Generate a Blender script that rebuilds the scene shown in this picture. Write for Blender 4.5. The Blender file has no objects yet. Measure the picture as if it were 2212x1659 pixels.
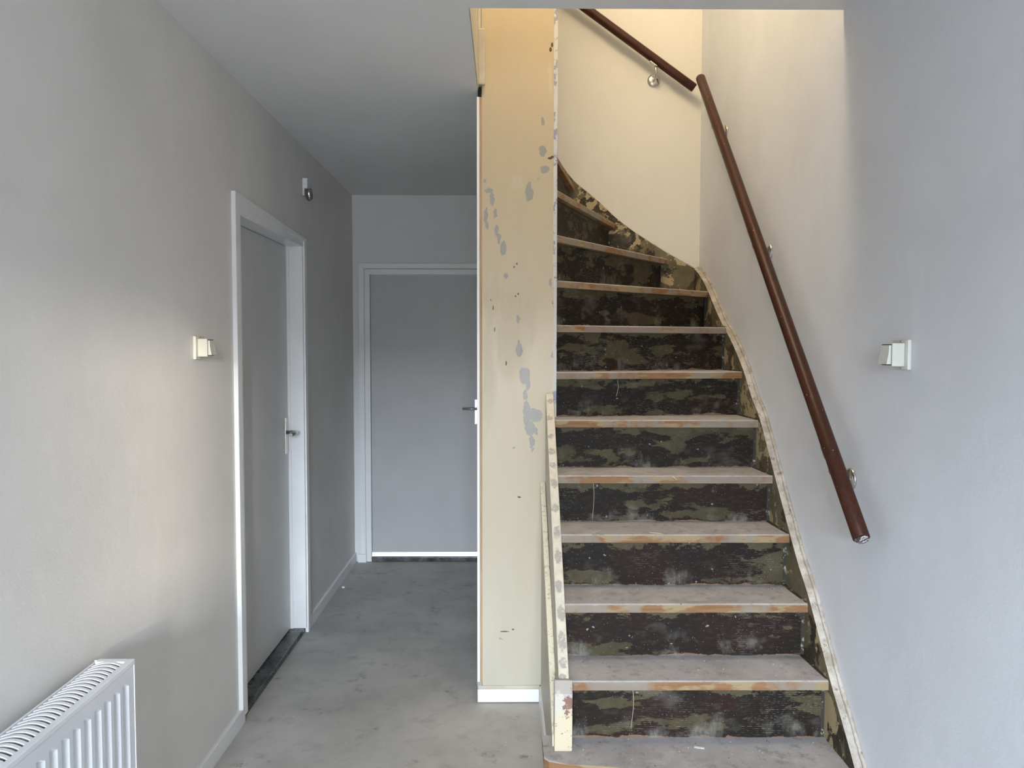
import bpy, bmesh, math, random
from mathutils import Vector, Matrix
random.seed(7)
C = bpy.context.scene.collection
R = math.radians

# ------------------------------------------------------------------ camera
cd = bpy.data.cameras.new('camera'); cam = bpy.data.objects.new('camera', cd); C.objects.link(cam)
cd.sensor_width = 36; cd.lens = 1678.03 * 36 / 2212; cd.clip_start = 0.02
cam.matrix_world = (Matrix.Translation((0, 0, 1.5285)) @ Matrix.Rotation(-0.0091, 4, 'Z')
                    @ Matrix.Rotation(math.pi / 2 - 0.0465, 4, 'X') @ Matrix.Rotation(0.0009, 4, 'Z'))
bpy.context.scene.camera = cam
# ------------------------------------------------------------------ view, world, light
sc = bpy.context.scene
sc.view_settings.view_transform = 'Standard'; sc.view_settings.look = 'None'
sc.view_settings.gamma = 1.0; sc.view_settings.use_curve_mapping = False
sc.view_settings.exposure = 0.2
w = bpy.data.worlds.new('sky'); sc.world = w; w.use_nodes = True
w.node_tree.nodes['Background'].inputs[0].default_value = (0.62, 0.78, 1.0, 1)
w.node_tree.nodes['Background'].inputs[1].default_value = 1.4

def lamp(name, kind, loc, aim, energy, col, **k):
    d = bpy.data.lights.new(name, kind); d.energy = energy; d.color = col
    for a, b in k.items(): setattr(d, a, b)
    o = bpy.data.objects.new(name, d); C.objects.link(o); o.location = loc
    o.rotation_euler = (Vector(aim) - Vector(loc)).to_track_quat('-Z', 'Y').to_euler()
    return o
# low hazy sun through the narrow front-wall opening behind the camera
lamp('sun', 'SUN', (2, -8, 4), (2 - 0.25, -7, 4 - 0.12), 4.1, (1.0, 0.88, 0.74), angle=R(2.6))
# added ambient fill inside the front wall, and the brighter open sky over the street
lamp('ambient_fill', 'AREA', (-0.2, -3.42, 1.4), (-0.1, 5, 1.2), 44, (1.0, 0.985, 0.975), shape='RECTANGLE', size=1.4, size_y=1.6)
lamp('street_sky', 'AREA', (-2.0, -9.0, 3.3), (0, 2, 1.0), 5500, (0.76, 0.875, 1.0), shape='RECTANGLE', size=9.5, size_y=1.1)
# warm lamp hanging in the stairwell upstairs
lamp('stairwell_lamp', 'POINT', (0.08, 2.68, 4.3), (0.4, 3, 0), 92, (1.0, 0.805, 0.555), shadow_soft_size=0.28)

# ------------------------------------------------------------------ node helper
class M:
    def __init__(s, name, rough=0.6, metal=0.0, spec=None):
        s.m = bpy.data.materials.new(name); s.m.use_nodes = True
        s.t = s.m.node_tree; s.b = s.t.nodes['Principled BSDF']
        s.b.inputs['Roughness'].default_value = rough; s.b.inputs['Metallic'].default_value = metal
        if spec is not None: s.b.inputs['Specular IOR Level'].default_value = spec
        s.g = s.t.nodes.new('ShaderNodeNewGeometry')
        s.pos = s.g.outputs['Position']
    def put(s, sock, v):
        if isinstance(v, bpy.types.NodeSocket): s.t.links.new(v, sock)
        elif isinstance(v, (tuple, list)) and sock.type == 'RGBA' and len(v) == 3: sock.default_value = (*v, 1)
        else: sock.default_value = v
    def scl(s, v, src=None):
        n = s.t.nodes.new('ShaderNodeVectorMath'); n.operation = 'MULTIPLY'
        s.put(n.inputs[0], src or s.pos); n.inputs[1].default_value = v; return n.outputs[0]
    def noise(s, scale, detail=4, rough=0.6, vec=None, dist=0.0, col=False):
        n = s.t.nodes.new('ShaderNodeTexNoise'); s.put(n.inputs['Vector'], vec or s.pos)
        n.inputs['Scale'].default_value = scale; n.inputs['Detail'].default_value = detail
        n.inputs['Roughness'].default_value = rough; n.inputs['Distortion'].default_value = dist
        return n.outputs['Color' if col else 'Fac']
    def vor(s, scale, vec=None):
        n = s.t.nodes.new('ShaderNodeTexVoronoi'); s.put(n.inputs['Vector'], vec or s.pos)
        n.inputs['Scale'].default_value = scale; return n.outputs['Distance'], n.outputs['Color']
    def map(s, v, a, b, c=0.0, d=1.0):
        n = s.t.nodes.new('ShaderNodeMapRange'); s.put(n.inputs[0], v)
        for i, x in enumerate((a, b, c, d)): n.inputs[i + 1].default_value = x
        return n.outputs[0]
    def mix(s, f, a, b):
        n = s.t.nodes.new('ShaderNodeMix'); n.data_type = 'RGBA'
        s.put(n.inputs[0], f); s.put(n.inputs[6], a); s.put(n.inputs[7], b); return n.outputs[2]
    def math(s, op, a, b=0.0, c=0.0):
        n = s.t.nodes.new('ShaderNodeMath'); n.operation = op
        s.put(n.inputs[0], a); s.put(n.inputs[1], b); s.put(n.inputs[2], c); return n.outputs[0]
    def xyz(s, v=None):
        n = s.t.nodes.new('ShaderNodeSeparateXYZ'); s.put(n.inputs[0], v or s.pos); return n.outputs
    def warp(s, amt, scale, detail=4):
        c = s.noise(scale, detail, 0.65, col=True)
        n = s.t.nodes.new('ShaderNodeVectorMath'); n.operation = 'MULTIPLY_ADD'
        s.put(n.inputs[0], c); n.inputs[1].default_value = (amt,) * 3; n.inputs[2].default_value = (-amt / 2,) * 3
        m = s.t.nodes.new('ShaderNodeVectorMath'); m.operation = 'ADD'
        s.put(m.inputs[0], n.outputs[0]); s.put(m.inputs[1], s.pos); return m.outputs[0]
    def blobs(s, L, vec, soft=0.08):
        """mask of elliptic chips, each (x, z, half width, half height) on a front face"""
        acc = None
        for x, z, rx, rz in L:
            n = s.t.nodes.new('ShaderNodeVectorMath'); n.operation = 'MULTIPLY_ADD'
            s.put(n.inputs[0], vec); n.inputs[1].default_value = (1 / rx, 0, 1 / rz); n.inputs[2].default_value = (-x / rx, 0, -z / rz)
            l = s.t.nodes.new('ShaderNodeVectorMath'); l.operation = 'LENGTH'; s.put(l.inputs[0], n.outputs[0])
            acc = l.outputs['Value'] if acc is None else s.math('MINIMUM', acc, l.outputs['Value'])
        return s.map(acc, 1 + soft, 1 - soft)
    def col(s, v): s.put(s.b.inputs['Base Color'], v); return s
    def rough(s, v): s.put(s.b.inputs['Roughness'], v); return s
    def bump(s, h, strength=0.3, dist=0.002):
        n = s.t.nodes.new('ShaderNodeBump'); n.inputs['Strength'].default_value = strength
        n.inputs['Distance'].default_value = dist; s.put(n.inputs['Height'], h)
        s.t.links.new(n.outputs[0], s.b.inputs['Normal']); return s

def plaster(name, col, var=0.06):
    p = M(name, 0.75, spec=0.3)
    a = p.noise(1.6, 4, 0.6); b = p.noise(9, 5, 0.6, p.scl((1, 1, 0.35)))
    c = p.mix(p.map(a, 0.3, 0.7), tuple(x * (1 - var) for x in col), tuple(x * (1 + var) for x in col))
    c = p.mix(p.map(b, 0.60, 0.72, 0, 0.22), c, tuple(min(1, x * 1.14) for x in col))
    f = p.noise(160, 3, 0.7)
    return p.col(c).bump(p.math('ADD', p.math('MULTIPLY', f, 0.25), p.math('MULTIPLY', p.noise(14, 3), 0.8)), 0.35, 0.004).m

mat = {}
mat['wall'] = plaster('grey_white_plaster', (0.75, 0.73, 0.695))
mat['wall_r'] = plaster('white_plaster', (0.72, 0.75, 0.805))
mat['wall_end'] = plaster('hall_plaster', (0.74, 0.745, 0.745), 0.03)
mat['wall_stair'] = plaster('cream_white_plaster', (0.66, 0.64, 0.585), 0.03)
mat['ceil'] = plaster('ceiling_plaster', (0.80, 0.795, 0.79), 0.03)

p = M('bare_concrete', 0.62)
a = p.noise(2.2, 6, 0.62); b = p.noise(11, 6, 0.65, dist=0.4)
c = p.mix(p.map(a, 0.32, 0.68), (0.36, 0.352, 0.33), (0.50, 0.487, 0.46))
c = p.mix(p.map(b, 0.52, 0.70, 0, 0.6), c, (0.32, 0.31, 0.295))
st = p.math('MULTIPLY', p.map(p.noise(5.5, 5, 0.7), 0.60, 0.68), p.map(p.noise(40, 3), 0.45, 0.6))
c = p.mix(p.math('MULTIPLY', st, 0.6), c, (0.10, 0.10, 0.095))
d, dc = p.vor(26, p.warp(0.03, 12))
c = p.mix(p.map(d, 0.07, 0.05, 0, 0.7), c, (0.62, 0.61, 0.58))
p.col(c).rough(p.map(b, 0.3, 0.7, 0.5, 0.75)).bump(p.noise(90, 5, 0.7), 0.3, 0.002); mat['floor'] = p.m

def paint(name, col, rough=0.35, bump=0.08):
    p = M(name, rough); n = p.noise(3, 3)
    return p.col(p.mix(p.map(n, 0.3, 0.7), tuple(x * .96 for x in col), tuple(min(1, x * 1.04) for x in col))).bump(p.noise(220, 2), bump, 0.001).m
mat['white'] = paint('white_gloss_paint', (0.84, 0.84, 0.84))
mat['white_hall'] = paint('white_satin_paint', (0.80, 0.80, 0.80))
mat['leaf'] = paint('grey_door_paint', (0.66, 0.65, 0.635), 0.45)
mat['leaf2'] = paint('blue_grey_door_paint', (0.47, 0.468, 0.468), 0.4)
mat['radiator'] = paint('radiator_enamel', (0.76, 0.77, 0.80), 0.3, 0.03)
mat['plastic'] = paint('cream_plastic', (0.72, 0.69, 0.58), 0.35, 0.03)
mat['gap_shade'] = paint('painted_gap_shade', (0.06, 0.05, 0.04), 0.6)
mat['plastic_w'] = paint('white_plastic', (0.70, 0.71, 0.66), 0.35, 0.03)
mat['steel'] = M('brushed_steel', 0.28, 1.0).col((0.62, 0.60, 0.57)).m
mat['chrome'] = M('dark_chrome', 0.15, 1.0).col((0.35, 0.33, 0.32)).m
mat['alu'] = M('aluminium', 0.32, 1.0).col((0.62, 0.64, 0.67)).m
mat['black'] = M('dark_gap', 0.8).col((0.015, 0.014, 0.013)).m

p = M('black_stone', 0.3)
c = p.mix(p.map(p.noise(14, 5, 0.7), 0.42, 0.66), (0.022, 0.024, 0.026), (0.14, 0.145, 0.15))
mat['stone'] = p.col(c).rough(p.map(p.noise(20, 4), 0.3, 0.7, 0.18, 0.5)).m

p = M('mahogany_varnish', 0.25, spec=0.25)
g = p.noise(28, 6, 0.7, p.scl((6, 1.0, 1.0)), 1.0)
c = p.mix(p.map(g, 0.35, 0.68), (0.034, 0.0105, 0.006), (0.070, 0.024, 0.013))
d, _ = p.vor(34); c = p.mix(p.map(d, 0.065, 0.05), c, (0.55, 0.36, 0.24))
mat['mahogany'] = p.col(c).rough(p.map(g, 0.3, 0.7, 0.34, 0.46)).m

# worn stair paint: olive over dark brown, scraped
def peeled(name, dark, olive, maroon, bias=0.5, pale=None, sz=(1, 1, 2.2), scratch=1.0, bands=False):
    p = M(name, 0.62, spec=0.18)
    v = p.scl(sz, p.warp(0.012, 40, 3))
    n1 = p.noise(6.0, 7, 0.62, v, 0.15)
    n2 = p.noise(3.2, 3, 0.5, p.scl((1, 1, 1.2)))
    m = p.map(n1, bias, bias + 0.018)
    base = p.mix(p.map(n2, 0.50, 0.60), dark, maroon)
    base = p.mix(p.map(p.noise(30, 5, 0.7, p.scl((1, 1, 3))), 0.5, 0.8, 0, 0.35), base, tuple(x * 1.6 for x in olive))
    ol = p.mix(p.map(p.noise(13, 5, 0.65), 0.35, 0.7), tuple(x * 0.8 for x in olive), tuple(x * 1.35 for x in olive))
    c = p.mix(m, base, ol)
    if pale is not None:
        q = p.map(p.noise(7.5, 5, 0.65, p.scl((1, 1, 1)), 0.3), 0.53, 0.545)
        c = p.mix(q, c, pale)
    if bands:
        tc = p.t.nodes.new('ShaderNodeTexCoord').outputs['Generated']; g_ = p.xyz(tc)
        e = p.map(p.noise(11, 6, 0.7, p.scl((0.8, 1, 1.4))), 0.3, 0.7, -0.26, 0.26)
        c = p.mix(p.map(p.math('ADD', g_[2], e), 0.90, 0.93), c, tuple(x * 1.25 for x in olive))
        c = p.mix(p.map(p.math('ADD', g_[2], p.math('MULTIPLY', e, 0.5)), 0.06, 0.03), c, maroon)
        c = p.mix(p.map(p.math('ADD', g_[2], p.math('MULTIPLY', e, 0.25)), 0.022, 0.012, 0, 0.8), c, (0.22, 0.15, 0.10))
        sm = p.math('MULTIPLY', p.map(p.noise(9, 4, 0.6), 0.53, 0.70), p.map(g_[2], 0.6, 0.15))
        c = p.mix(p.math('MULTIPLY', sm, p.map(p.noise(60, 3, 0.6, p.scl((1, 1, 0.25))), 0.35, 0.65, 0.2, 0.8)), c, (0.24, 0.225, 0.20))
        bl = p.math('MULTIPLY', p.map(p.noise(24, 5, 0.7), 0.70, 0.73), p.map(g_[2], 0.62, 0.5))
        c = p.mix(bl, c, (0.50, 0.50, 0.50))
    # chalky rubbed haze, scrape lines and plaster specks
    hz = p.map(p.noise(4.2, 4, 0.6, p.scl((1, 1, 1.6), p.pos)), 0.60, 0.74, 0, 0.30)
    c = p.mix(hz, c, (0.24, 0.225, 0.20))
    wv = p.t.nodes.new('ShaderNodeTexWave'); wv.bands_direction = 'Z'; wv.inputs['Scale'].default_value = 45
    wv.inputs['Distortion'].default_value = 0.8; p.put(wv.inputs['Vector'], p.pos)
    ln = p.math('MULTIPLY', p.map(wv.outputs['Fac'], 0.9, 0.98), p.map(p.noise(5, 3), 0.52, 0.60))
    ln = p.math('MULTIPLY', ln, p.map(p.noise(150, 2, 0.6, p.scl((0.5, 0.5, 1))), 0.50, 0.62, 0, 0.5 * scratch))
    c = p.mix(ln, c, (0.36, 0.35, 0.33))
    d, _ = p.vor(20, p.warp(0.03, 30)); c = p.mix(p.map(d, 0.085, 0.05, 0, 0.6), c, (0.42, 0.42, 0.41))
    d2, _ = p.vor(75); c = p.mix(p.map(d2, 0.10, 0.07, 0, 0.5), c, (0.42, 0.42, 0.41))
    return p.col(c).bump(p.math('ADD', m, p.math('MULTIPLY', p.noise(60, 4), 0.3)), 0.5, 0.0012).m
mat['riser'] = peeled('peeled_riser_paint', (0.0145, 0.0108, 0.0082), (0.062, 0.052, 0.029), (0.021, 0.0105, 0.008), 0.535, sz=(0.62, 0.8, 1.75), bands=True)
mat['stringer'] = peeled('peeled_stringer_paint', (0.045, 0.037, 0.028), (0.135, 0.118, 0.072), (0.10, 0.08, 0.05), 0.44,
                         pale=(0.40, 0.32, 0.19), sz=(1, 1, 1.0), scratch=0.2)

p = M('grimy_caulk', 0.7)
mat['caulk'] = p.col(p.mix(p.map(p.noise(30, 5, 0.7), 0.56, 0.62), (0.03, 0.024, 0.02), (0.30, 0.27, 0.22))).m
# treads: dusty grey top, scraped pine nosing
p = M('dusty_tread', 0.75)
nz = p.xyz(p.g.outputs['Normal'])[2]
up = p.map(p.math('ADD', nz, p.map(p.noise(45, 4), 0.3, 0.7, -0.22, 0.22)), 0.40, 0.62)
top = p.mix(p.map(p.noise(5, 6, 0.65), 0.32, 0.68), (0.33, 0.31, 0.305), (0.47, 0.45, 0.445))
top = p.mix(p.map(p.noise(24, 5, 0.7), 0.54, 0.68, 0, 0.6), top, (0.19, 0.18, 0.17))
top = p.mix(p.map(p.noise(11, 6, 0.7, None, 0.5), 0.56, 0.66, 0, 0.5), top, (0.56, 0.54, 0.52))
d, _ = p.vor(30, p.warp(0.03, 18)); top = p.mix(p.map(d, 0.10, 0.07, 0, 0.6), top, (0.62, 0.61, 0.60))
d, _ = p.vor(17, p.warp(0.04, 11)); top = p.mix(p.map(d, 0.055, 0.04, 0, 0.75), top, (0.07, 0.03, 0.03))
gr = p.noise(20, 5, 0.65, p.scl((0.35, 1, 5)), 0.6)
wood = p.mix(p.map(gr, 0.35, 0.7), (0.215, 0.098, 0.037), (0.27, 0.155, 0.073))
wood = p.mix(p.map(p.noise(9, 4, 0.6, p.scl((0.6, 0.6, 2))), 0.50, 0.56, 0, 0.85), wood, (0.32, 0.25, 0.14))
wood = p.mix(p.map(p.noise(3.4, 4, 0.7, p.scl((1, 1, 0.6))), 0.49, 0.55, 0, 0.85), wood, (0.25, 0.215, 0.18))
wood = p.mix(p.map(p.noise(7, 2), 0.66, 0.70, 0, 0.8), wood, (0.07, 0.03, 0.012))
mat['tread'] = p.col(p.mix(up, wood, top)).bump(p.noise(70, 5, 0.7), 0.4, 0.0015).m

p = M('dusty_cream_edge', 0.7)
c = p.mix(p.map(p.noise(16, 5, 0.7), 0.4, 0.62), (0.34, 0.30, 0.25), (0.54, 0.51, 0.46))
c = p.mix(p.map(p.noise(34, 5, 0.7), 0.60, 0.66, 0, 0.8), c, (0.19, 0.14, 0.10))
mat['edge'] = p.col(c).bump(p.noise(60, 5, 0.7), 0.7, 0.003).m

GREY = [(0.157, 2.474, 0.0078, 0.0157), (0.157, 2.349, 0.0157, 0.0235), (0.167, 2.275, 0.0196, 0.0157), (0.101, 2.175, 0.0157, 0.0333), (0.101, 2.194, 0.0098, 0.0294), (-0.084, 2.225, 0.0059, 0.0059), (-0.068, 2.186, 0.0176, 0.0118), (-0.055, 2.15, 0.0118, 0.0274), (0.137, 2.236, 0.0059, 0.0039), (-0.08, 2.083, 0.0098, 0.0353), (-0.076, 2.04, 0.0078, 0.0176), (-0.04, 2.092, 0.0078, 0.0196), (-0.035, 2.021, 0.0078, 0.0235), (-0.026, 1.986, 0.0078, 0.0235), (-0.006, 1.946, 0.0118, 0.0333), (0.005, 1.83, 0.0098, 0.0118), (0.056, 1.65, 0.0069, 0.0157), (0.06, 1.556, 0.0059, 0.0098), (0.06, 1.519, 0.0127, 0.0314), (0.083, 1.412, 0.0206, 0.0353), (0.097, 1.374, 0.0098, 0.0274), (0.086, 1.327, 0.0088, 0.0216), (0.091, 1.268, 0.0137, 0.0274), (0.128, 1.252, 0.0274, 0.0176), (0.093, 1.244, 0.0137, 0.0588), (0.13, 1.24, 0.0294, 0.0294), (0.106, 1.185, 0.0216, 0.0294), (0.132, 1.175, 0.0078, 0.0196), (0.116, 1.13, 0.0118, 0.0294), (0.119, 1.094, 0.0059, 0.0078), (0.037, 1.104, 0.0049, 0.0039), (0.208, 1.715, 0.0078, 0.0137), (0.21, 1.648, 0.0059, 0.0137), (0.203, 1.498, 0.0098, 0.0157), (0.213, 1.433, 0.0059, 0.0235), (-0.016, 0.277, 0.0078, 0.0059), (0.189, 1.804, 0.0039, 0.0176)]
DARK = [(0.061, 0.892, 0.0069, 0.0039), (-0.001, 0.309, 0.0196, 0.0025), (0.035, 0.318, 0.0047, 0.0027), (0.195, 2.787, 0.0049, 0.0098), (0.189, 2.768, 0.0049, 0.0098), (0.188, 2.321, 0.0098, 0.0049), (0.198, 2.327, 0.0078, 0.0049), (0.056, 1.756, 0.0029, 0.0049), (0.044, 1.746, 0.0029, 0.0039), (0.05, 1.882, 0.0029, 0.0039), (0.038, 1.868, 0.0029, 0.0039), (-0.05, 1.697, 0.0025, 0.0098), (-0.044, 1.606, 0.0025, 0.0098), (-0.059, 1.73, 0.002, 0.0039), (0.005, 1.463, 0.0031, 0.0098)]
PALE = [(0.052, 2.223, 0.0216, 0.0274), (0.009, 1.707, 0.0588, 0.1372), (-0.063, 1.726, 0.0235, 0.1176), (-0.068, 1.394, 0.0274, 0.2941), (0.097, 1.649, 0.0431, 0.1176), (0.018, 1.531, 0.0784, 0.1176), (0.184, 2.639, 0.0098, 0.0784)]
p = M('worn_cream_paint', 0.4)
v = p.warp(0.034, 38, 7)
z = p.xyz()[2]
c = p.mix(p.map(z, 0.1, 1.5), (0.52, 0.485, 0.40), (0.55, 0.455, 0.30))       # yellower higher up, partly warm stairwell light put into the colour
c = p.mix(p.map(p.noise(5, 4, 0.6, p.scl((2.5, 1, 0.5))), 0.4, 0.7, 0, 0.5), c, (0.50, 0.43, 0.31))
pl = p.math('MULTIPLY', p.blobs(PALE, p.warp(0.05, 14, 4), 0.3), p.map(p.noise(26, 5, 0.7, p.scl((2, 1, 0.3))), 0.38, 0.6, 0.2, 0.75))
c = p.mix(pl, c, (0.58, 0.52, 0.39))
gb = p.blobs(GREY, v)
c = p.mix(gb, c, (0.33, 0.32, 0.29))
c = p.mix(p.blobs(DARK, p.warp(0.006, 120, 3)), c, (0.10, 0.06, 0.035))
d, _ = p.vor(38, p.warp(0.02, 20)); c = p.mix(p.math('MULTIPLY', p.map(d, 0.05, 0.04), p.map(p.noise(4, 2), 0.5, 0.6, 0, 0.7)), c, (0.25, 0.2, 0.14))
mat['panel'] = p.col(c).rough(p.map(pl, 0, 1, 0.32, 0.6)).bump(p.math('SUBTRACT', p.math('MULTIPLY', p.noise(9, 3), 0.5), gb), 0.4, 0.001).m

SP = [(0.193, 1.307, 0.013, 0.0106), (0.185, 1.242, 0.013, 0.0106), (0.186, 1.174, 0.013, 0.0099), (0.186, 1.12, 0.013, 0.0106), (0.188, 1.069, 0.013, 0.0113), (0.189, 1.009, 0.013, 0.0148), (0.188, 0.929, 0.013, 0.0127), (0.191, 0.857, 0.013, 0.0194), (0.189, 0.786, 0.013, 0.0212), (0.188, 0.704, 0.013, 0.0176), (0.191, 0.632, 0.013, 0.0211), (0.188, 0.563, 0.013, 0.0247), (0.187, 0.509, 0.013, 0.0141), (0.184, 0.473, 0.013, 0.0123)]
p = M('filled_cream_paint', 0.5)
c = p.mix(p.map(p.noise(30, 5, 0.7), 0.4, 0.62), (0.60, 0.56, 0.46), (0.52, 0.48, 0.38))
c = p.mix(p.math('MULTIPLY', p.blobs(SP, p.warp(0.03, 55, 7), 0.12), p.map(p.noise(80, 5, 0.7), 0.38, 0.5, 0.35, 1)), c, (0.34, 0.305, 0.275))
c = p.mix(p.map(p.noise(55, 5, 0.75), 0.64, 0.68, 0, 0.7), c, (0.32, 0.24, 0.18))
mat['filled'] = p.col(c).bump(p.noise(50, 4, 0.7), 0.5, 0.0015).m

p = M('tan_paint', 0.5)
c = p.mix(p.map(p.noise(12, 4, 0.6), 0.35, 0.65), (0.47, 0.43, 0.35), (0.56, 0.52, 0.43))
mat['tan'] = p.col(c).bump(p.noise(80, 4), 0.3, 0.001).m
p = M('chipped_cream_ledge', 0.5)
c = p.mix(p.map(p.noise(60, 5, 0.7), 0.56, 0.60), (0.66, 0.61, 0.47), (0.42, 0.40, 0.36))
mat['ledge'] = p.col(c).bump(p.noise(80, 4), 0.3, 0.001).m

p = M('bare_pine', 0.6)
g = p.noise(30, 5, 0.65, p.scl((5, 1, 0.25)), 0.5)
mat['pine'] = p.col(p.mix(p.map(g, 0.35, 0.7), (0.36, 0.225, 0.12), (0.50, 0.35, 0.21))).m
p = M('newel_paint', 0.45)
z = p.xyz()[2]
zz = p.math('ADD', z, p.map(p.noise(45, 4, 0.7), 0.3, 0.7, -0.025, 0.025))
c = p.mix(p.map(zz, 0.395, 0.40), (0.60, 0.52, 0.37), (0.54, 0.51, 0.45))
bx = p.math('MULTIPLY', p.map(zz, 0.392, 0.398), p.map(p.math('ADD', p.xyz()[0], p.map(p.noise(60, 4), 0.3, 0.7, -0.012, 0.012)), 0.184, 0.187))
c = p.mix(bx, c, (0.24, 0.13, 0.10))
c = p.mix(p.map(p.noise(38, 6, 0.75), 0.59, 0.61), c, (0.24, 0.14, 0.09))
c = p.mix(p.map(zz, 0.452, 0.457), c, (0.42, 0.40, 0.375))
mat['newel'] = p.col(c).bump(p.noise(60, 4), 0.4, 0.001).m
p = M('flaked_white_edge', 0.5)
fl = p.map(p.noise(26, 5, 0.7, p.scl((1, 1, 0.7))), 0.54, 0.57)
c = p.mix(fl, (0.62, 0.60, 0.56), (0.30, 0.32, 0.38))
mat['flaked'] = p.col(c).bump(fl, 0.4, 0.001).m
mat['crumb'] = M('plaster_crumb', 0.8).col((0.68, 0.66, 0.62)).m
mat['splinter'] = M('fresh_split_wood', 0.6).col((0.62, 0.47, 0.30)).m
mat['thread'] = M('dirty_thread', 0.8).col((0.45, 0.41, 0.32)).m
mat['mortar'] = M('grey_mortar', 0.9).col((0.36, 0.34, 0.32)).m

# ------------------------------------------------------------------ mesh helpers
def box(bm, x0, x1, y0, y1, z0, z1):
    vs = [bm.verts.new((x, y, z)) for x in (x0, x1) for y in (y0, y1) for z in (z0, z1)]
    for f in ((0, 1, 3, 2), (4, 6, 7, 5), (0, 4, 5, 1), (2, 3, 7, 6), (0, 2, 6, 4), (1, 5, 7, 3)):
        bm.faces.new([vs[i] for i in f])
    return bm
def prism(bm, poly, d):
    """poly: 3-D points of one face, d: extrusion vector"""
    d = Vector(d); a = [bm.verts.new(q) for q in poly]; b = [bm.verts.new(Vector(q) + d) for q in poly]
    n = len(a); bm.faces.new(a); bm.faces.new(b[::-1])
    for i in range(n): bm.faces.new((a[i], b[i], b[(i + 1) % n], a[(i + 1) % n]))
    return bm
def tube(bm, pts, r, n=12, cap=True, ends=None):
    rings = []
    P = [Vector(q) for q in pts]
    for i, q in enumerate(P):
        t = ((P[i + 1] - q) if i + 1 < len(P) else (q - P[i - 1]))
        if 0 < i < len(P) - 1: t = (P[i + 1] - q).normalized() + (q - P[i - 1]).normalized()
        t.normalize(); u = t.cross(Vector((0.3, 0.2, 1))).normalized(); v = t.cross(u)
        rr = r[i] if isinstance(r, (list, tuple)) else r
        rings.append([bm.verts.new(q + (u * math.cos(k * 2 * math.pi / n) + v * math.sin(k * 2 * math.pi / n)) * rr) for k in range(n)])
    for a, b in zip(rings, rings[1:]):
        for k in range(n): bm.faces.new((a[k], a[(k + 1) % n], b[(k + 1) % n], b[k])).smooth = True
    if cap: bm.faces.new(rings[0][::-1]); bm.faces.new(rings[-1])
    return bm
def B(): return bmesh.new()
def obj(name, bm, m, parent=None, bevel=0.0, seg=2):
    bmesh.ops.recalc_face_normals(bm, faces=bm.faces[:])
    if bevel:
        es = [e for e in bm.edges if len(e.link_faces) == 2 and e.calc_face_angle(0) > 0.6]
        bmesh.ops.bevel(bm, geom=es, offset=bevel, segments=seg, affect='EDGES', profile=0.6, clamp_overlap=True)
    me = bpy.data.meshes.new(name)
    o = bpy.data.objects.new(name, me); C.objects.link(o)
    if parent:
        off = Vector(parent.location); g = parent.parent
        while g: off += Vector(g.location); g = g.parent
        bmesh.ops.translate(bm, verts=bm.verts, vec=-off); o.parent = parent
    bm.to_mesh(me); bm.free()
    for x in (m if isinstance(m, (list, tuple)) else [m]): me.materials.append(x)
    return o
def tag(o, label=None, cat=None, group=None, kind=None):
    for k, v in (('label', label), ('category', cat), ('group', group), ('kind', kind)):
        if v: o[k] = v
    return o
def empty(name, loc, label=None, cat=None, group=None, kind=None):
    o = bpy.data.objects.new(name, None); C.objects.link(o); o.location = loc; o.empty_display_size = 0.1
    return tag(o, label, cat, group, kind)
def bx(name, m, parent, *d, bevel=0.0, seg=2): return obj(name, box(B(), *d), m, parent, bevel, seg)
def struct(name, label, m, *d, bevel=0.0):
    return tag(bx(name, m, None, *d, bevel=bevel), label, None, None, 'structure')

XL, XR, H = -1.0725, 1.07, 2.597
YE, YO, YP, YB, XO = 5.51, 2.50, 3.29, 4.295, -0.115
TOP = 5.1
# ------------------------------------------------------------------ room shell
struct('floor', 'bare grey concrete floor with stains and paint specks', mat['floor'], -1.35, 1.25, -3.65, 5.75, -0.12, 0.0)
b = B()
box(b, XL - 0.12, XL, -3.499, 3.115, 0, H); box(b, XL - 0.12, XL, 4.145, YE, 0, H); box(b, XL - 0.12, XL, 3.115, 4.145, 2.095, H)
tag(obj('wall_left', b, mat['wall']), 'grey-white plastered wall on the left', None, None, 'structure')
tag(obj('wall_right', box(B(), XR, XR + 0.12, -3.499, YB, 0, TOP), mat['wall_r']), 'white plastered wall along the right of the stairs', None, None, 'structure')
b = B(); box(b, XL - 0.12, -0.99, YE, YE + 0.1, 0, H); box(b, -0.99, XO, YE, YE + 0.1, 2.083, H); box(b, -0.115, 0.0, YE, YE + 0.1, 0, H)
tag(obj('wall_hall_end', b, mat['wall_end']), 'grey plastered wall at the far end of the hall', None, None, 'structure')
b = B(); box(b, -0.089, XR + 0.12, YB, YB + 0.12, 0, TOP); box(b, -1.3, -0.089, YB, YB + 0.12, 2.851, TOP)
tag(obj('wall_stair_back', b, mat['wall_stair']), 'cream plastered wall behind the turn of the stairs', None, None, 'structure')
b = B(); box(b, XO, -0.09, 3.345, YE, 0, H)
tag(obj('wall_partition', b, mat['wall_end']), 'thin partition wall between hall and stairs', None, None, 'structure')
b = B(); box(b, XL - 0.12, XR, -3.65, YO, H, 2.85); box(b, XL - 0.12, XO, YO, YE + 0.1, H, 2.85)
tag(obj('ceiling', b, mat['ceil']), 'plain grey plastered ceiling with the stairwell opening', None, None, 'structure')
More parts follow.
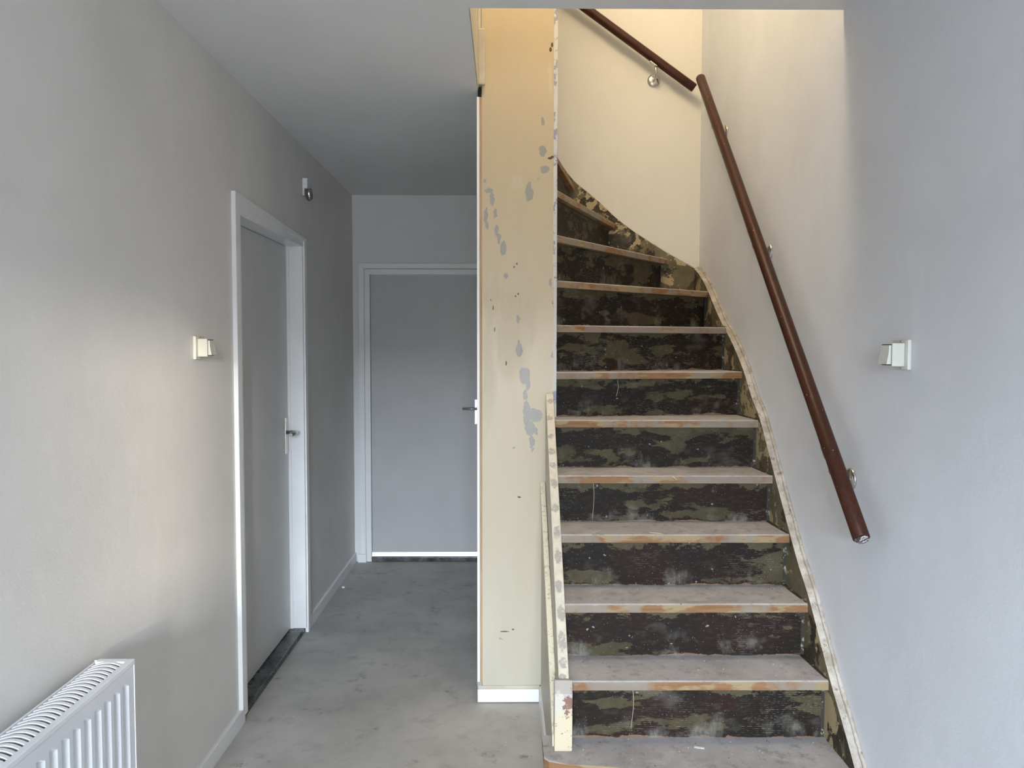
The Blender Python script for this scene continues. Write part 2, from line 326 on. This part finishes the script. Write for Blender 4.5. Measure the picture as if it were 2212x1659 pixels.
# front wall behind the camera; openings invented and sized to shape sun and daylight
b = B(); FY0, FY1 = -3.65, -3.50
for x0, x1 in ((XL - 0.12, -0.95), (0.11, 0.28), (0.55, XR + 0.12)): box(b, x0, x1, FY0, FY1, 0, H)
for x0, x1 in ((-0.95, 0.11), (0.28, 0.55)):
    box(b, x0, x1, FY0, FY1, 2.29, H); box(b, x0, x1, FY0, FY1, 0, 1.42 if x0 > 0 else 0.9)
tag(obj('wall_front', b, mat['wall_end']), 'unseen front wall behind the camera with openings shaped for the daylight', None, None, 'structure')
# upper floor shell round the stairwell
tag(obj('wall_upper_left', box(B(), XO - 0.1, XO, YO - 0.1, YP - 0.006, 2.851, TOP), mat['wall_stair']), 'cream wall beside the stairwell opening upstairs', None, None, 'structure')
struct('trim_1', 'cream painted board lining the left edge of the stairwell opening', mat['tan'], XO - 0.0, XO + 0.004, YO + 0.002, YP - 0.006, H + 0.002, 2.85)
struct('wall_upper_front', 'cream wall in front of the stairwell upstairs', mat['wall_stair'], XO - 0.1, XR, YO - 0.1, YO - 0.001, 2.851, TOP)
struct('wall_upper_end', 'far left wall of the upstairs landing', mat['wall_stair'], -1.3, -1.2, YP, YB, 2.851, TOP)
struct('ceiling_upper', 'upstairs ceiling over the stairwell', mat['wall_stair'], -1.3, XR + 0.12, YO - 0.1, YB + 0.12, TOP, TOP + 0.1)
struct('wall_upper_landing', 'upstairs wall in front of the landing', mat['wall_stair'], -1.3, XO - 0.101, YP - 0.005, YP + 0.1, 2.851, TOP)

# baseboards
def base_left(y0, y1, lab, nm):
    b = B(); prism(b, [(XL, y0, 0), (XL + 0.012, y0, 0), (XL + 0.012, y0, 0.062), (XL + 0.009, y0, 0.066), (XL, y0, 0.066)], (0, y1 - y0, 0))
    return tag(obj(nm, b, mat['white_hall']), lab, None, None, 'structure')
base_left(-3.49, 3.118, 'white baseboard under the radiator up to the first door', 'baseboard_left')
base_left(4.172, YE - 0.001, 'white baseboard between the two doors', 'baseboard_left')
struct('baseboard_panel', 'short white baseboard under the cream panel', mat['white'], -0.117, 0.147, YP - 0.012, YP - 0.001, 0.004, 0.060, bevel=0.0015)
struct('baseboard_stair', 'white baseboard receding along the side of the stairs', mat['white'], 0.1475, 0.1555, 2.48, YP - 0.013, 0, 0.075)

# ------------------------------------------------------------------ doors
d1 = empty('door_1', (XL, 3.6, 0), 'grey flush door with white frame in the left wall', None, None, 'structure')
def lath(name, parent, pts, depth):   # flat board in the left-wall plane given by (y, z) corners
    return obj(name, prism(B(), [(XL, y, z) for y, z in pts], (depth, 0, 0)), mat['white'], parent, 0.0015, 1)
T0, T1 = 2.142, 2.104   # outer head edge runs slightly out of level
lath('architrave', d1, [(3.078, 0.066), (3.125, 0.066), (3.125, 2.09), (3.078, T0)], 0.018)
lath('architrave', d1, [(4.122, 0.0), (4.170, 0.0), (4.170, T1), (4.122, 2.09)], 0.018)
lath('architrave', d1, [(3.078, T0), (3.125, 2.088), (4.122, 2.088), (4.170, T1)], 0.018)
bx('jamb', mat['white'], d1, XL - 0.115, XL + 0.012, 3.118, 3.152, 0.028, 2.06, bevel=0.001)
bx('jamb', mat['white'], d1, XL - 0.115, XL + 0.010, 4.105, 4.140, 0.028, 2.06, bevel=0.001)
bx('frame_head', mat['white'], d1, XL - 0.115, XL + 0.012, 3.118, 4.140, 2.058, 2.092, bevel=0.001)
bx('door_stop', mat['white'], d1, XL - 0.115, XL - 0.058, 4.098, 4.106, 0.028, 2.058)
lf = bx('door_leaf', mat['leaf'], d1, XL - 0.112, XL - 0.072, 3.154, 4.096, 0.034, 2.055, bevel=0.001)
hp = bx('handle_plate', mat['steel'], lf, XL - 0.072, XL - 0.066, 4.028, 4.066, 0.975, 1.165, bevel=0.002)
b = tube(B(), [(XL - 0.066, 4.048, 1.087), (XL - 0.018, 4.048, 1.087), (XL - 0.012, 4.044, 1.087), (XL - 0.012, 3.925, 1.086)], 0.0095, 14)
obj('door_lever', b, mat['steel'], lf)
tag(bx('threshold', mat['stone'], d1, XL - 0.112, XL - 0.002, 3.118, 4.138, 0.0, 0.028, bevel=0.004), 'black stone threshold')

d2 = empty('door_2', (-0.55, YE, 0), 'blue-grey flush door with white frame at the end of the hall', None, None, 'structure')
for nm, x0, x1 in (('architrave', -1.030, -0.993), ('architrave', -0.124, -0.118)):
    bx(nm, mat['white_hall'], d2, x0, x1, YE - 0.014, YE - 0.0005, 0.05, 2.120, bevel=0.0015)
bx('architrave', mat['white_hall'], d2, -0.993, -0.124, YE - 0.014, YE - 0.0005, 2.086, 2.120, bevel=0.0015)
bx('jamb', mat['white_hall'], d2, -0.989, -0.953, YE - 0.006, YE + 0.09, 0.0, 2.081, bevel=0.0015)
bx('jamb', mat['white_hall'], d2, -0.150, -0.117, YE - 0.006, YE + 0.09, 0.0, 2.081, bevel=0.0015)
bx('frame_head', mat['white_hall'], d2, -0.953, -0.150, YE - 0.006, YE + 0.09, 2.043, 2.081, bevel=0.0015)
bx('plinth_block', mat['white_hall'], d2, -1.046, -0.988, YE - 0.032, YE - 0.0145, 0.0, 0.058, bevel=0.001)
lf = bx('door_leaf', mat['leaf2'], d2, -0.951, -0.152, YE + 0.018, YE + 0.058, 0.062, 2.040, bevel=0.001)
bx('handle_plate', mat['alu'], lf, -0.216, -0.172, YE + 0.008, YE + 0.018, 0.984, 1.162, bevel=0.002)
b = tube(B(), [(-0.192, YE + 0.008, 1.098), (-0.192, YE - 0.035, 1.098), (-0.197, YE - 0.042, 1.098), (-0.300, YE - 0.042, 1.098)], 0.0085, 14)
obj('door_lever', b, mat['steel'], lf)
b = B(); prism(b, [(-0.951, YE + 0.0175, 0.0618), (-0.951, YE + 0.012, 0.0615), (-0.951, YE + 0.0045, 0.0345), (-0.951, YE + 0.0175, 0.0345)], (0.799, 0, 0))
tag(obj('weather_strip', b, mat['alu'], lf), 'bright aluminium weather strip')
tag(bx('threshold', mat['stone'], d2, -0.953, -0.150, YE - 0.014, YE + 0.09, 0.0, 0.034, bevel=0.006), 'glossy black threshold')

# ------------------------------------------------------------------ cream panel beside the stairs
cp = empty('stair_panel', (0.05, YP, 0), 'tall cream painted wooden panel with chipped grey patches left of the stairs', 'panel')
bx('board', mat['panel'], cp, -0.0965, 0.203, YP, YP + 0.045, 0.074, TOP - 0.01)
tag(bx('edge_strip', mat['flaked'], cp, 0.203, 0.2185, YP - 0.0015, YP + 0.045, 0.30, TOP - 0.01), 'white flaking edge strip')
tag(bx('edge_strip', mat['white'], cp, XO - 0.003, -0.1072, YP - 0.004, YP + 0.045, 0.085, 2.572, bevel=0.001), 'white painted edge strip')
tag(bx('edge_strip', mat['pine'], cp, -0.1072, -0.0965, YP - 0.002, YP + 0.045, 0.085, 2.572), 'bare pine edge strip')
tag(bx('sill_board', mat['tan'], cp, -0.116, 0.150, YP - 0.004, YP + 0.04, 0.0605, 0.074), 'tan ledge above the baseboard')
tag(bx('filler', mat['mortar'], cp, -0.119, -0.098, YP - 0.007, YP + 0.0, 0.0745, 0.090, bevel=0.003), 'grey mortar patch')
bx('trim_block', mat['tan'], cp, -0.112, -0.083, YP - 0.022, YP - 0.0005, 2.617, 2.846, bevel=0.005)
bx('gap_shadow', mat['black'], cp, -0.114, -0.1005, YP + 0.012, YP + 0.04, 2.573, 2.616)  # black block painted as the darkness inside the open gap
tag(bx('edge_strip', mat['tan'], cp, -0.112, -0.1005, YP - 0.003, YP + 0.045, 2.617, TOP - 0.01), 'cream edge strip above the ceiling')

# ------------------------------------------------------------------ staircase
ST = empty('staircase', (0.6, 2.3, 0), 'steep winding wooden staircase with peeled dark paint and grey dusty treads', 'staircase')
XS = 1.036      # inner face of wall stringer
XI = 0.205      # inner face of left stringer
YS = YB - 0.034
# nosing lines: (z, left point, right point)
nose = [
 (0.267, (0.120, 2.300), (XS, 2.262)),
 (0.465, (XI, 2.432), (XS, 2.429)),
 (0.655, (XI, 2.612), (XS, 2.609)),
 (0.850, (XI, 2.797), (XS, 2.792)),
 (1.035, (XI, 2.985), (XS, 2.976)),
 (1.234, (XI, 3.165), (XS, 3.156)),
 (1.426, (0.219, 3.285), (XS, 3.384)),
 (1.626, (0.221, 3.330), (XS, 3.637)),
 (1.818, (0.221, 3.345), (XS, 3.975)),
 (2.013, (0.2215, 3.352), (0.894, YS)),
 (2.208, (0.2205, 3.362), (0.598, YS)),
 (2.410, (0.2000, 3.420), (0.377, YS)),
 (2.606, (0.150, 3.440), (0.140, YS)),
 (2.802, (-0.05, 3.440), (-0.05, YS)),
]
TH = 0.030
def off(a, b, d):
    """line a-b moved backwards (to the climber's front) by d"""
    a, b = Vector(a), Vector(b); t = (b - a).normalized(); n = Vector((-t.y, t.x)); return a + n * d, b + n * d
for k, (z, a, b_) in enumerate(nose):
    if k + 1 < len(nose): na, nb = off(nose[k + 1][1], nose[k + 1][2], 0.045)
    else: na, nb = Vector((-1.15, 3.44)), Vector((-1.15, YS))
    poly = [a]
    if k == 0:
        poly = [(0.121, 2.335), (0.135, 2.318), (0.20, 2.298), (0.40, 2.272), (XS, 2.264)]
        poly += [(XS, 2.47), (0.1445, 2.474), (0.121, 2.474)]
    else:
        poly.append(b_)
        if b_[0] >= XS - 1e-6 and nb[1] > YS:            # corner winder
            poly += [(XS, YS), (min(XS - .02, nb[0]), YS)]
        elif b_[0] < XS and nb[1] > YS - 0.02: poly.append((nb[0], YS))
        else: poly.append((min(nb[0], XS), min(nb[1], YS)))
        poly.append((max(na[0], -1.15) if k > 10 else XI if k < 6 else na[0], na[1]))
    bm = B(); top = [bm.verts.new((x, y, z)) for x, y in poly]; bot = [bm.verts.new((x, y, z - TH)) for x, y in poly]
    n = len(poly); bm.faces.new(top); bm.faces.new(bot[::-1])
    for i in range(n): bm.faces.new((top[i], bot[i], bot[(i + 1) % n], top[(i + 1) % n]))
    ne = 4 if k == 0 else 1
    es = [bm.edges.get((top[i], top[i + 1])) for i in range(ne)]
    bmesh.ops.bevel(bm, geom=es, offset=0.007, segments=3, affect='EDGES', profile=0.5)
    es = [e for e in bm.edges if all(abs(v.co.z - (z - TH)) < 1e-5 for v in e.verts)]
    obj('tread', bm, mat['tread'], ST)
    # riser below this tread
    zb = nose[k - 1][0] if k else 0.155
    if k == 0: ra, rb = Vector((0.150, 2.335)), Vector((XS, 2.292))
    else: ra, rb = off(a, b_, 0.026)
    if ra.x < XI and 0 < k < 6: ra.x = XI
    t = (rb - ra).normalized(); nn = Vector((-t.y, t.x)) * 0.018
    if rb.x > XS - 0.012: rb = ra + t * ((XS - 0.012 - ra.x) / t.x)
    if rb.y + nn.y > YS: rb = ra + t * ((YS - 0.019 - ra.y) / t.y)
    if k < 13: obj('riser', prism(B(), [(*ra, zb + 0.0005), (*rb, zb + 0.0005), (*rb, z - TH - 0.0003), (*ra, z - TH - 0.0003)], (nn.x, nn.y, 0)), mat['riser'], ST)
    if 0 < k < 9:   # dark caulked corner strip where riser meets the wall stringer
        q = ra + t * ((XS - 0.011 - ra.x) / t.x)
        bx('corner_strip', mat['caulk'], ST, q.x, XS, q.y + 0.002, q.y + 0.02, zb + 0.0005, z - TH - 0.0003)
for k in range(1, 8):     # grime packed into the seam between treads and wall stringer
    z = nose[k][0]; y0 = nose[k][2][1]; y1 = min(nose[k + 1][2][1] + 0.024, YS - 0.03)
    prism_ = [(XS, y0 + 0.012, z), (XS - 0.004, y0 + 0.02, z), (XS - 0.009, (y0 + y1) / 2, z), (XS - 0.014, y1, z), (XS, y1, z)]
    obj('grime_seam', prism(B(), prism_, (0, 0, 0.004)), mat['caulk'], ST)
# bottom step below the frame
bx('tread', mat['tread'], ST, 0.150, XS, 2.10, 2.36, 0.125, 0.155, bevel=0.004)
bx('riser', mat['riser'], ST, 0.155, XS, 2.125, 2.145, 0.0, 0.1248)
bx('step_block', mat['floor'], ST, 0.126, 0.150, 2.345, 2.470, 0.0, 0.2368)

def curve_board(name, pts_top, drop, axis, c0, c1, side_m, top_m):
    """board standing against a wall; pts_top: (s, z), s runs along y or x; lower edge drop below"""
    bm = B(); n = len(pts_top); L = []
    for s, z in pts_top:
        zl = max(z - drop, 0.0); r = []
        for c, zz in ((c0, z), (c1, z + 0.004), (c1, zl), (c0, zl)):
            r.append(bm.verts.new((c, s, zz) if axis == 'y' else (s, c, zz)))
        L.append(r)
    for i in range(n - 1):
        for j in range(4):
            q = (L[i][j], L[i][(j + 1) % 4], L[i + 1][(j + 1) % 4], L[i + 1][j])
            f = bm.faces.new(q); f.material_index = 1 if j == 0 else 0
    bm.faces.new(L[0]); bm.faces.new(L[-1][::-1])
    return obj(name, bm, [side_m, top_m], ST)
def smooth_pts(P, n=4):
    out = []
    for i in range(len(P) - 1):
        p0 = P[max(i - 1, 0)]; p1 = P[i]; p2 = P[i + 1]; p3 = P[min(i + 2, len(P) - 1)]
        for k in range(n):
            t = k / n
            out.append(tuple(0.5 * (2 * p1[j] + (p2[j] - p0[j]) * t + (2 * p0[j] - 5 * p1[j] + 4 * p2[j] - p3[j]) * t * t + (3 * p1[j] - p0[j] - 3 * p2[j] + p3[j]) * t ** 3) for j in (0, 1)))
    out.append(P[-1]); return out
rs = [(2.00, 0.02), (2.10, 0.13), (2.235, 0.285), (2.325, 0.38), (2.430, 0.484), (2.590, 0.666), (2.700, 0.765), (2.790, 0.858), (2.970, 1.056),
      (3.146, 1.248), (3.240, 1.315), (3.362, 1.428), (3.536, 1.55), (3.776, 1.685), (4.010, 1.842), (4.17, 1.925), (YB, 1.968)]
curve_board('wall_stringer', smooth_pts(rs), 0.42, 'y', XS, XR, mat['stringer'], mat['edge'])
bs = [(-0.1, 2.93), (0.12, 2.76), (0.288, 2.545), (0.376, 2.432), (0.495, 2.335), (0.62, 2.222), (0.75, 2.130), (0.90, 2.038), (XS - 0.0005, 1.962)]
curve_board('back_stringer', smooth_pts(bs), 0.42, 'x', YS, YB, mat['stringer'], mat['edge'])
# plaster rim creeping over the top of the wall stringer
bm = B(); rnd = random.Random(3); pr = None
S = smooth_pts(rs, 8)
for s, z in S:
    a, c = rnd.uniform(0.010, 0.014), rnd.uniform(0.005, 0.010)
    r = [bm.verts.new((XR, s, z + 0.004 + c)), bm.verts.new((XR - a * 0.6, s, z + 0.004 + c * 0.7)), bm.verts.new((XR - a, s, z + 0.0035)), bm.verts.new((XR, s, z - 0.01))]
    if pr:
        for j in range(4): bm.faces.new((pr[j], pr[(j + 1) % 4], r[(j + 1) % 4], r[j])).smooth = True
    else: bm.faces.new(r)
    pr = r
bm.faces.new(pr[::-1])
tag(obj('plaster_rim', bm, mat['edge'], ST), 'ragged whitish plaster rim')
bm = B(); pr = None
for x, z in smooth_pts([q for q in bs if q[0] > 0.1], 8):
    a, c = rnd.uniform(0.012, 0.017), rnd.uniform(0.006, 0.011)
    r = [bm.verts.new((x, YB, z + 0.004 + c)), bm.verts.new((x, YB - a, z + 0.004 + c * 0.5)), bm.verts.new((x, YB - a, z - 0.002)), bm.verts.new((x, YB, z - 0.01))]
    if pr:
        for j in range(4): bm.faces.new((pr[j], pr[(j + 1) % 4], r[(j + 1) % 4], r[j])).smooth = True
    else: bm.faces.new(r)
    pr = r
bm.faces.new(pr[::-1])
tag(obj('plaster_rim', bm, mat['edge'], ST), 'ragged whitish plaster rim')
# left stringer, its ledge and the closed side below it
bm = prism(B(), [(0.172, 2.42, 0.463), (0.172, 3.278, 1.336), (0.172, 3.278, 1.00), (0.172, 2.42, 0.268)], (XI - 0.172, 0, 0))
tag(obj('side_stringer', bm, mat['filled'], ST, 0.002, 1), 'cream stringer edge dotted with grey filler')
bm = prism(B(), [(0.150, 2.40, 0.300), (0.150, 3.28, 0.960), (0.150, 3.28, 0.925), (0.150, 2.447, 0.268), (0.150, 2.40, 0.268)], (0.0215, 0, 0))
obj('ledge', bm, mat['ledge'], ST, 0.002, 1)
bm = prism(B(), [(0.156, 2.475, 0.0), (0.156, 2.475, 0.287), (0.156, 3.284, 0.925), (0.156, 3.284, 0.0)], (0.014, 0, 0))
obj('side_panel', bm, mat['tan'], ST)
bm = prism(B(), [(0.155, 2.372, 0.2675), (0.155, 2.368, 0.452), (0.158, 2.408, 0.478), (0.155, 2.419, 0.478), (0.155, 2.419, 0.2675)], (0.056, 0, 0))
obj('newel', bm, mat['newel'], ST, 0.003, 2)
bx('newel_post', mat['tan'], ST, 0.12, 0.2185, YP + 0.046, 3.43, 0.0, 3.4)

# ------------------------------------------------------------------ handrails
def steel_bracket(parent, wall_pt, nrm, rail_pt):
    w_, n_, r_ = Vector(wall_pt), Vector(nrm), Vector(rail_pt)
    bm = tube(B(), [w_, w_ + n_ * 0.004, w_ + n_ * 0.010, w_ + n_ * 0.013], [0.034, 0.034, 0.026, 0.010], 28)
    br = obj('bracket', bm, mat['steel'], parent)
    k = w_ + n_ * ((r_ - w_).dot(n_))
    under = r_ - Vector((0, 0, 0.024))
    bm = tube(B(), [w_ + n_ * 0.010, w_ + n_ * 0.045, (w_ + n_ * 0.06) * 0.5 + (k * 0.4 + under * 0.6) * 0.5, under], 0.0075, 12)
    obj('bracket_arm', bm, mat['steel'], br)
    return br
def saddle(parent, c, along):
    a = Vector(along).normalized(); c = Vector(c); s = a.cross(Vector((0, 0, 1))).normalized(); u = s.cross(a)
    q = [c + a * i * 0.022 + s * j * 0.014 - u * 0.001 for i, j in ((-1, -1), (1, -1), (1, 1), (-1, 1))]
    return obj('saddle', prism(B(), q, tuple(-u * 0.004)), mat['steel'], parent)
def rail(label, a, b, roses, nrm, wallc):
    a, b = Vector(a), Vector(b); t = (b - a).normalized(); L = (b - a).length
    h = empty('handrail', tuple(a), label, 'handrail')
    N = 10; pts = [a + t * (L * i / N) for i in range(N + 1)]
    pts = [a + t * 0.003] + pts[1:-1] + [b - t * 0.003]
    bm = tube(B(), [a] + pts + [b], [0.0205] + [0.0235] * len(pts) + [0.0205], 32)
    obj('rail', bm, mat['mahogany'], h)
    for rp in roses:
        rp = Vector(rp); f = (rp.y - a.y) / t.y if abs(t.y) > .3 else (rp.x - a.x) / t.x
        rc = a + t * f
        br = steel_bracket(h, rp, nrm, rc)
        s = t.cross(Vector((0, 0, 1))).normalized(); u = s.cross(t)
        saddle(br, rc - u * 0.0238, t)
    return h
h1 = rail('long dark mahogany handrail on the right wall', (1.0, 2.145, 0.994), (1.0, 4.034, 2.908),
     [(XR, 2.372, 1.125), (XR, 3.152, 1.915), (XR, 3.805, 2.572)], (-1, 0, 0), XR)
bm = tube(B(), [(1.0, 2.1448, 0.9938), (1.0, 2.1418, 0.9908)], [0.0195, 0.0185], 24)
p = M('scuffed_end_grain', 0.4); p.col(p.mix(p.map(p.noise(120, 3), 0.52, 0.56), (0.06, 0.03, 0.03), (0.6, 0.58, 0.58)))
tag(obj('end_grain', bm, p.m, h1), 'scuffed end with white paint marks')
rail('dark mahogany handrail on the stair back wall', (1.015, YB - 0.07, 2.920), (-0.1, YB - 0.07, 3.714), [(0.808, YB, 2.981), (-0.02, YB, 3.57)], (0, -1, 0), YB)

# ------------------------------------------------------------------ radiator
RX0, RX1, RY0, RY1, RZ0, RZ1 = -1.046, -0.945, 0.755, 1.955, 0.14, 0.735
ra_ = empty('radiator', (-1.0, 1.35, RZ0), 'white ribbed panel radiator with slotted top grille low on the left wall', 'radiator')
# pressed front sheet with vertical ribs
def sheet(xf, sgn, name):
    bm = B(); prof = []; y = RY0 + 0.018; pitch = 0.0445
    prof.append((RY0, 0)); 
    yy = RY1 - 0.022
    cols = []
    while yy > RY0 + 0.05:
        cols.append(yy); yy -= pitch
    ys = [(RY1, 0)]
    for c in cols: ys += [(c, 0), (c - 0.006, 0), (c - 0.027, -0.011), (c - 0.032, -0.011), (c - 0.037, 0)]
    ys += [(RY0, 0)]
    zz = [RZ0, RZ0 + 0.045, RZ0 + 0.057, RZ1 - 0.056, RZ1 - 0.044, RZ1 - 0.012]
    grid = []
    for yv, dpt in ys:
        grid.append([bm.verts.new((xf + sgn * (dpt if 2 <= i <= 3 else 0), yv, z)) for i, z in enumerate(zz)])
    for a, b in zip(grid, grid[1:]):
        for i in range(len(zz) - 1): bm.faces.new((a[i], a[i + 1], b[i + 1], b[i]))
    o = obj(name, bm, mat['radiator'], ra_)
    md = o.modifiers.new('thick', 'SOLIDIFY'); md.thickness = 0.0015; return o
sheet(RX1 - 0.003, 1, 'front_panel'); sheet(RX0 + 0.012, -1, 'back_panel')
bx('side_cover', mat['radiator'], ra_, RX0, RX1, RY1 - 0.001, RY1 + 0.003, RZ0 + 0.02, RZ1 - 0.003, bevel=0.001)
bx('side_cover', mat['radiator'], ra_, RX0, RX1, RY0 - 0.003, RY0 + 0.001, RZ0 + 0.02, RZ1 - 0.003, bevel=0.001)
gr_ = B(); 
box(gr_, RX1 - 0.016, RX1 + 0.001, RY0, RY1 + 0.003, RZ1 - 0.014, RZ1); box(gr_, RX0, RX0 + 0.006, RY0, RY1 + 0.003, RZ1 - 0.014, RZ1 - 0.005)
box(gr_, RX0 + 0.010, RX1 - 0.016, RY1 - 0.018, RY1 + 0.003, RZ1 - 0.014, RZ1); box(gr_, RX0 + 0.010, RX1 - 0.016, RY0, RY0 + 0.018, RZ1 - 0.014, RZ1)
gf = obj('grille_frame', gr_, mat['radiator'], ra_, 0.003, 3)
bx('grille_core', mat['mortar'], ra_, RX0 + 0.016, RX1 - 0.02, RY0 + 0.01, RY1 - 0.01, RZ0 + 0.05, RZ1 - 0.06)
sl = None; y = RY1 - 0.028
while y > RY0 + 0.022:
    if sl is None:
        bm = B(); n = 8; prev = None
        for i in range(n + 1):
            x = RX0 + 0.009 + (RX1 - 0.014 - RX0 - 0.009) * i / n
            z = RZ1 - 0.006 + 0.007 * math.sin(math.pi * i / n); yb_ = y + 0.007 * math.sin(math.pi * i / n)
            r = [bm.verts.new((x, yb_ - 0.0045, z)), bm.verts.new((x, yb_ + 0.0045, z)), bm.verts.new((x, yb_ + 0.0045, z - 0.004)), bm.verts.new((x, yb_ - 0.0045, z - 0.004))]
            if prev:
                for j in range(4): bm.faces.new((prev[j], prev[(j + 1) % 4], r[(j + 1) % 4], r[j]))
            else: bm.faces.new(r)
            prev = r
        bm.faces.new(prev[::-1])
        sl = obj('slat', bm, mat['radiator'], ra_); y0s = y
    else:
        o = sl.copy(); C.objects.link(o); o.parent = ra_; o.location = (0, y - y0s, 0)
    y -= 0.0185
for yy in (1.05, 1.75):
    bx('wall_bracket', mat['radiator'], ra_, XL + 0.0005, RX0 + 0.004, yy, yy + 0.03, 0.25, 0.62)

# ------------------------------------------------------------------ switches and ceiling-height fitting
def switch(label, xw, s, y, z, m, dy=1):
    """xw wall plane, s = +1 if the wall faces +x"""
    e = empty('light_switch', (xw, y, z), label, 'light switch')
    X = lambda a, b: (min(xw + s * a, xw + s * b), max(xw + s * a, xw + s * b))
    bx('back_plate', m, e, *X(0.0003, 0.010), y - 0.04, y + 0.04, z - 0.04, z + 0.04, bevel=0.002)
    bx('housing', m, e, *X(0.010, 0.043), y - 0.024, y + 0.034, z - 0.031, z + 0.031, bevel=0.003, seg=3)
    bx('shadow_gap', mat['gap_shade'], e, *X(0.043, 0.045), y - 0.019, y + 0.030, z - 0.028, z + 0.028)  # dark slab painted as the shade in the gap round the rocker
    x1, x2, x3 = xw + s * 0.044, xw + s * 0.056, xw + s * 0.050
    bm = prism(B(), [(x1, y - 0.020, z - 0.0255), (x2, y - 0.020, z - 0.0255), (xw + s * 0.051, y - 0.020, z + 0.002), (x3, y - 0.020, z + 0.0255), (x1, y - 0.020, z + 0.0255)], (0, 0.050, 0))
    obj('rocker', bm, m, e, 0.0015, 2)
    for dz in (-0.036, 0.036):
        obj('screw', tube(B(), [(xw + s * 0.010, y - 0.005, z + dz), (xw + s * 0.0125, y - 0.005, z + dz)], 0.003, 10), mat['steel'], e)
switch('cream rocker light switch on the left wall before the door', XL, 1, 2.722, 1.528, mat['plastic'])
switch('white rocker light switch on the right wall', XR, -1, 2.075, 1.511, mat['plastic_w'])
sp = empty('wall_fitting', (XL, 4.2, 2.37), 'small dark chrome capsule under a white clip high on the left wall', 'wall fitting')
bx('clip', mat['white'], sp, XL + 0.0003, XL + 0.026, 4.165, 4.20, 2.372, 2.425, bevel=0.002)
bx('clip_back', mat['white'], sp, XL + 0.0003, XL + 0.008, 4.168, 4.195, 2.335, 2.372, bevel=0.001)
bm = tube(B(), [(XL + 0.028, 4.175, 2.371), (XL + 0.029, 4.177, 2.366), (XL + 0.030, 4.18, 2.350), (XL + 0.031, 4.183, 2.332), (XL + 0.032, 4.186, 2.319), (XL + 0.0325, 4.188, 2.311), (XL + 0.033, 4.189, 2.308)],
          [0.015, 0.0185, 0.0205, 0.0205, 0.0165, 0.009, 0.002], 20)
obj('capsule', bm, mat['chrome'], sp)

# ------------------------------------------------------------------ small litter
def stick(label, a, b, r, m, name, cat):
    a, b = Vector(a), Vector(b); q = a.lerp(b, .5) + Vector((0.001, 0, 0.001))
    return tag(obj(name, tube(B(), [a, q, b], [r, r * 1.3, r * .5], 6), m), label, cat)
stick('pale wood splinter hanging over the nosing of the fifth step', (0.640, 2.981, 1.0368), (0.664, 2.972, 1.020), 0.0016, mat['splinter'], 'wood_splinter', 'splinter')
stick('pale wood splinter lying on the fourth step edge', (0.530, 2.815, 0.8518), (0.575, 2.797, 0.8518), 0.0016, mat['splinter'], 'wood_splinter', 'splinter')
def thread(label, x, y, z1, z0, bend):
    pts = [(x + bend * math.sin(i / 8 * 4.2), y - 0.001 - 0.001 * math.sin(i), z1 + (z0 - z1) * i / 8) for i in range(9)]
    return tag(obj('thread', tube(B(), pts, 0.0009, 5), mat['thread']), label, 'thread')
thread('thin thread hanging over the riser above the sixth step', 0.462, 3.186, 1.395, 1.330, 0.004)
thread('long thin thread hanging over the riser above the fourth step', 0.345, 3.008, 1.002, 0.858, 0.003)
thread('thin thread hanging over the lowest visible riser', 0.412, 2.456, 0.434, 0.300, 0.004)
tag(obj('paint_flake', prism(B(), [(0.598, 2.392, 0.2674), (0.628, 2.384, 0.2674), (0.631, 2.392, 0.2674), (0.601, 2.402, 0.2674)], (0, 0, 0.0012)), mat['white']), 'small white paint flake lying on the lowest visible tread', 'paint flake')
bm = B()
n = 14
for k in range(n):
    a0, a1 = 2 * math.pi * k / n, 2 * math.pi * (k + 1) / n
    for (ri, ro) in ((0.006, 0.011),):
        q = [(-1.03 + math.cos(t) * r, 4.90 + math.sin(t) * r, zz) for zz in (0.0, 0.006) for (t, r) in ((a0, ri), (a0, ro), (a1, ro), (a1, ri))]
        vs = [bm.verts.new(v_) for v_ in q]
        for f in ((0, 1, 2, 3), (4, 7, 6, 5), (1, 5, 6, 2), (0, 3, 7, 4)): bm.faces.new([vs[i] for i in f])
tag(obj('plastic_ring', bm, mat['white']), 'tiny white ring lying on the floor by the left baseboard', 'ring')
bm = B(); rnd = random.Random(11)
def crumb(x, y, z, r):
    r1 = [bm.verts.new((x + r * rnd.uniform(.6, 1.2) * math.cos(t), y + r * rnd.uniform(.6, 1.2) * math.sin(t), z)) for t in (0, 1.3, 2.6, 3.9, 5.2)]
    tp = bm.verts.new((x, y, z + r * 0.6))
    bm.faces.new(r1[::-1])
    for i in range(5): bm.faces.new((r1[i], r1[(i + 1) % 5], tp))
for i in range(130):
    k = rnd.choice([0, 0, 0, 1, 1, 1, 2, 2, 3, 3, 4, 5]); z = nose[k][0]; y0 = nose[k][1][1]
    x = rnd.uniform(0.23, 1.02); y = y0 + 0.02 + (0.14 if rnd.random() < .5 else rnd.uniform(0, 0.13))
    crumb(x, y, z, rnd.uniform(0.001, 0.0028))
for i in range(90): crumb(rnd.uniform(-1.0, 0.1), rnd.uniform(2.2, 5.4), 0.0, rnd.uniform(0.0012, 0.003))
tag(obj('plaster_crumbs', bm, mat['crumb']), 'scattered white plaster crumbs on the treads and the concrete floor', 'crumbs', None, 'stuff')
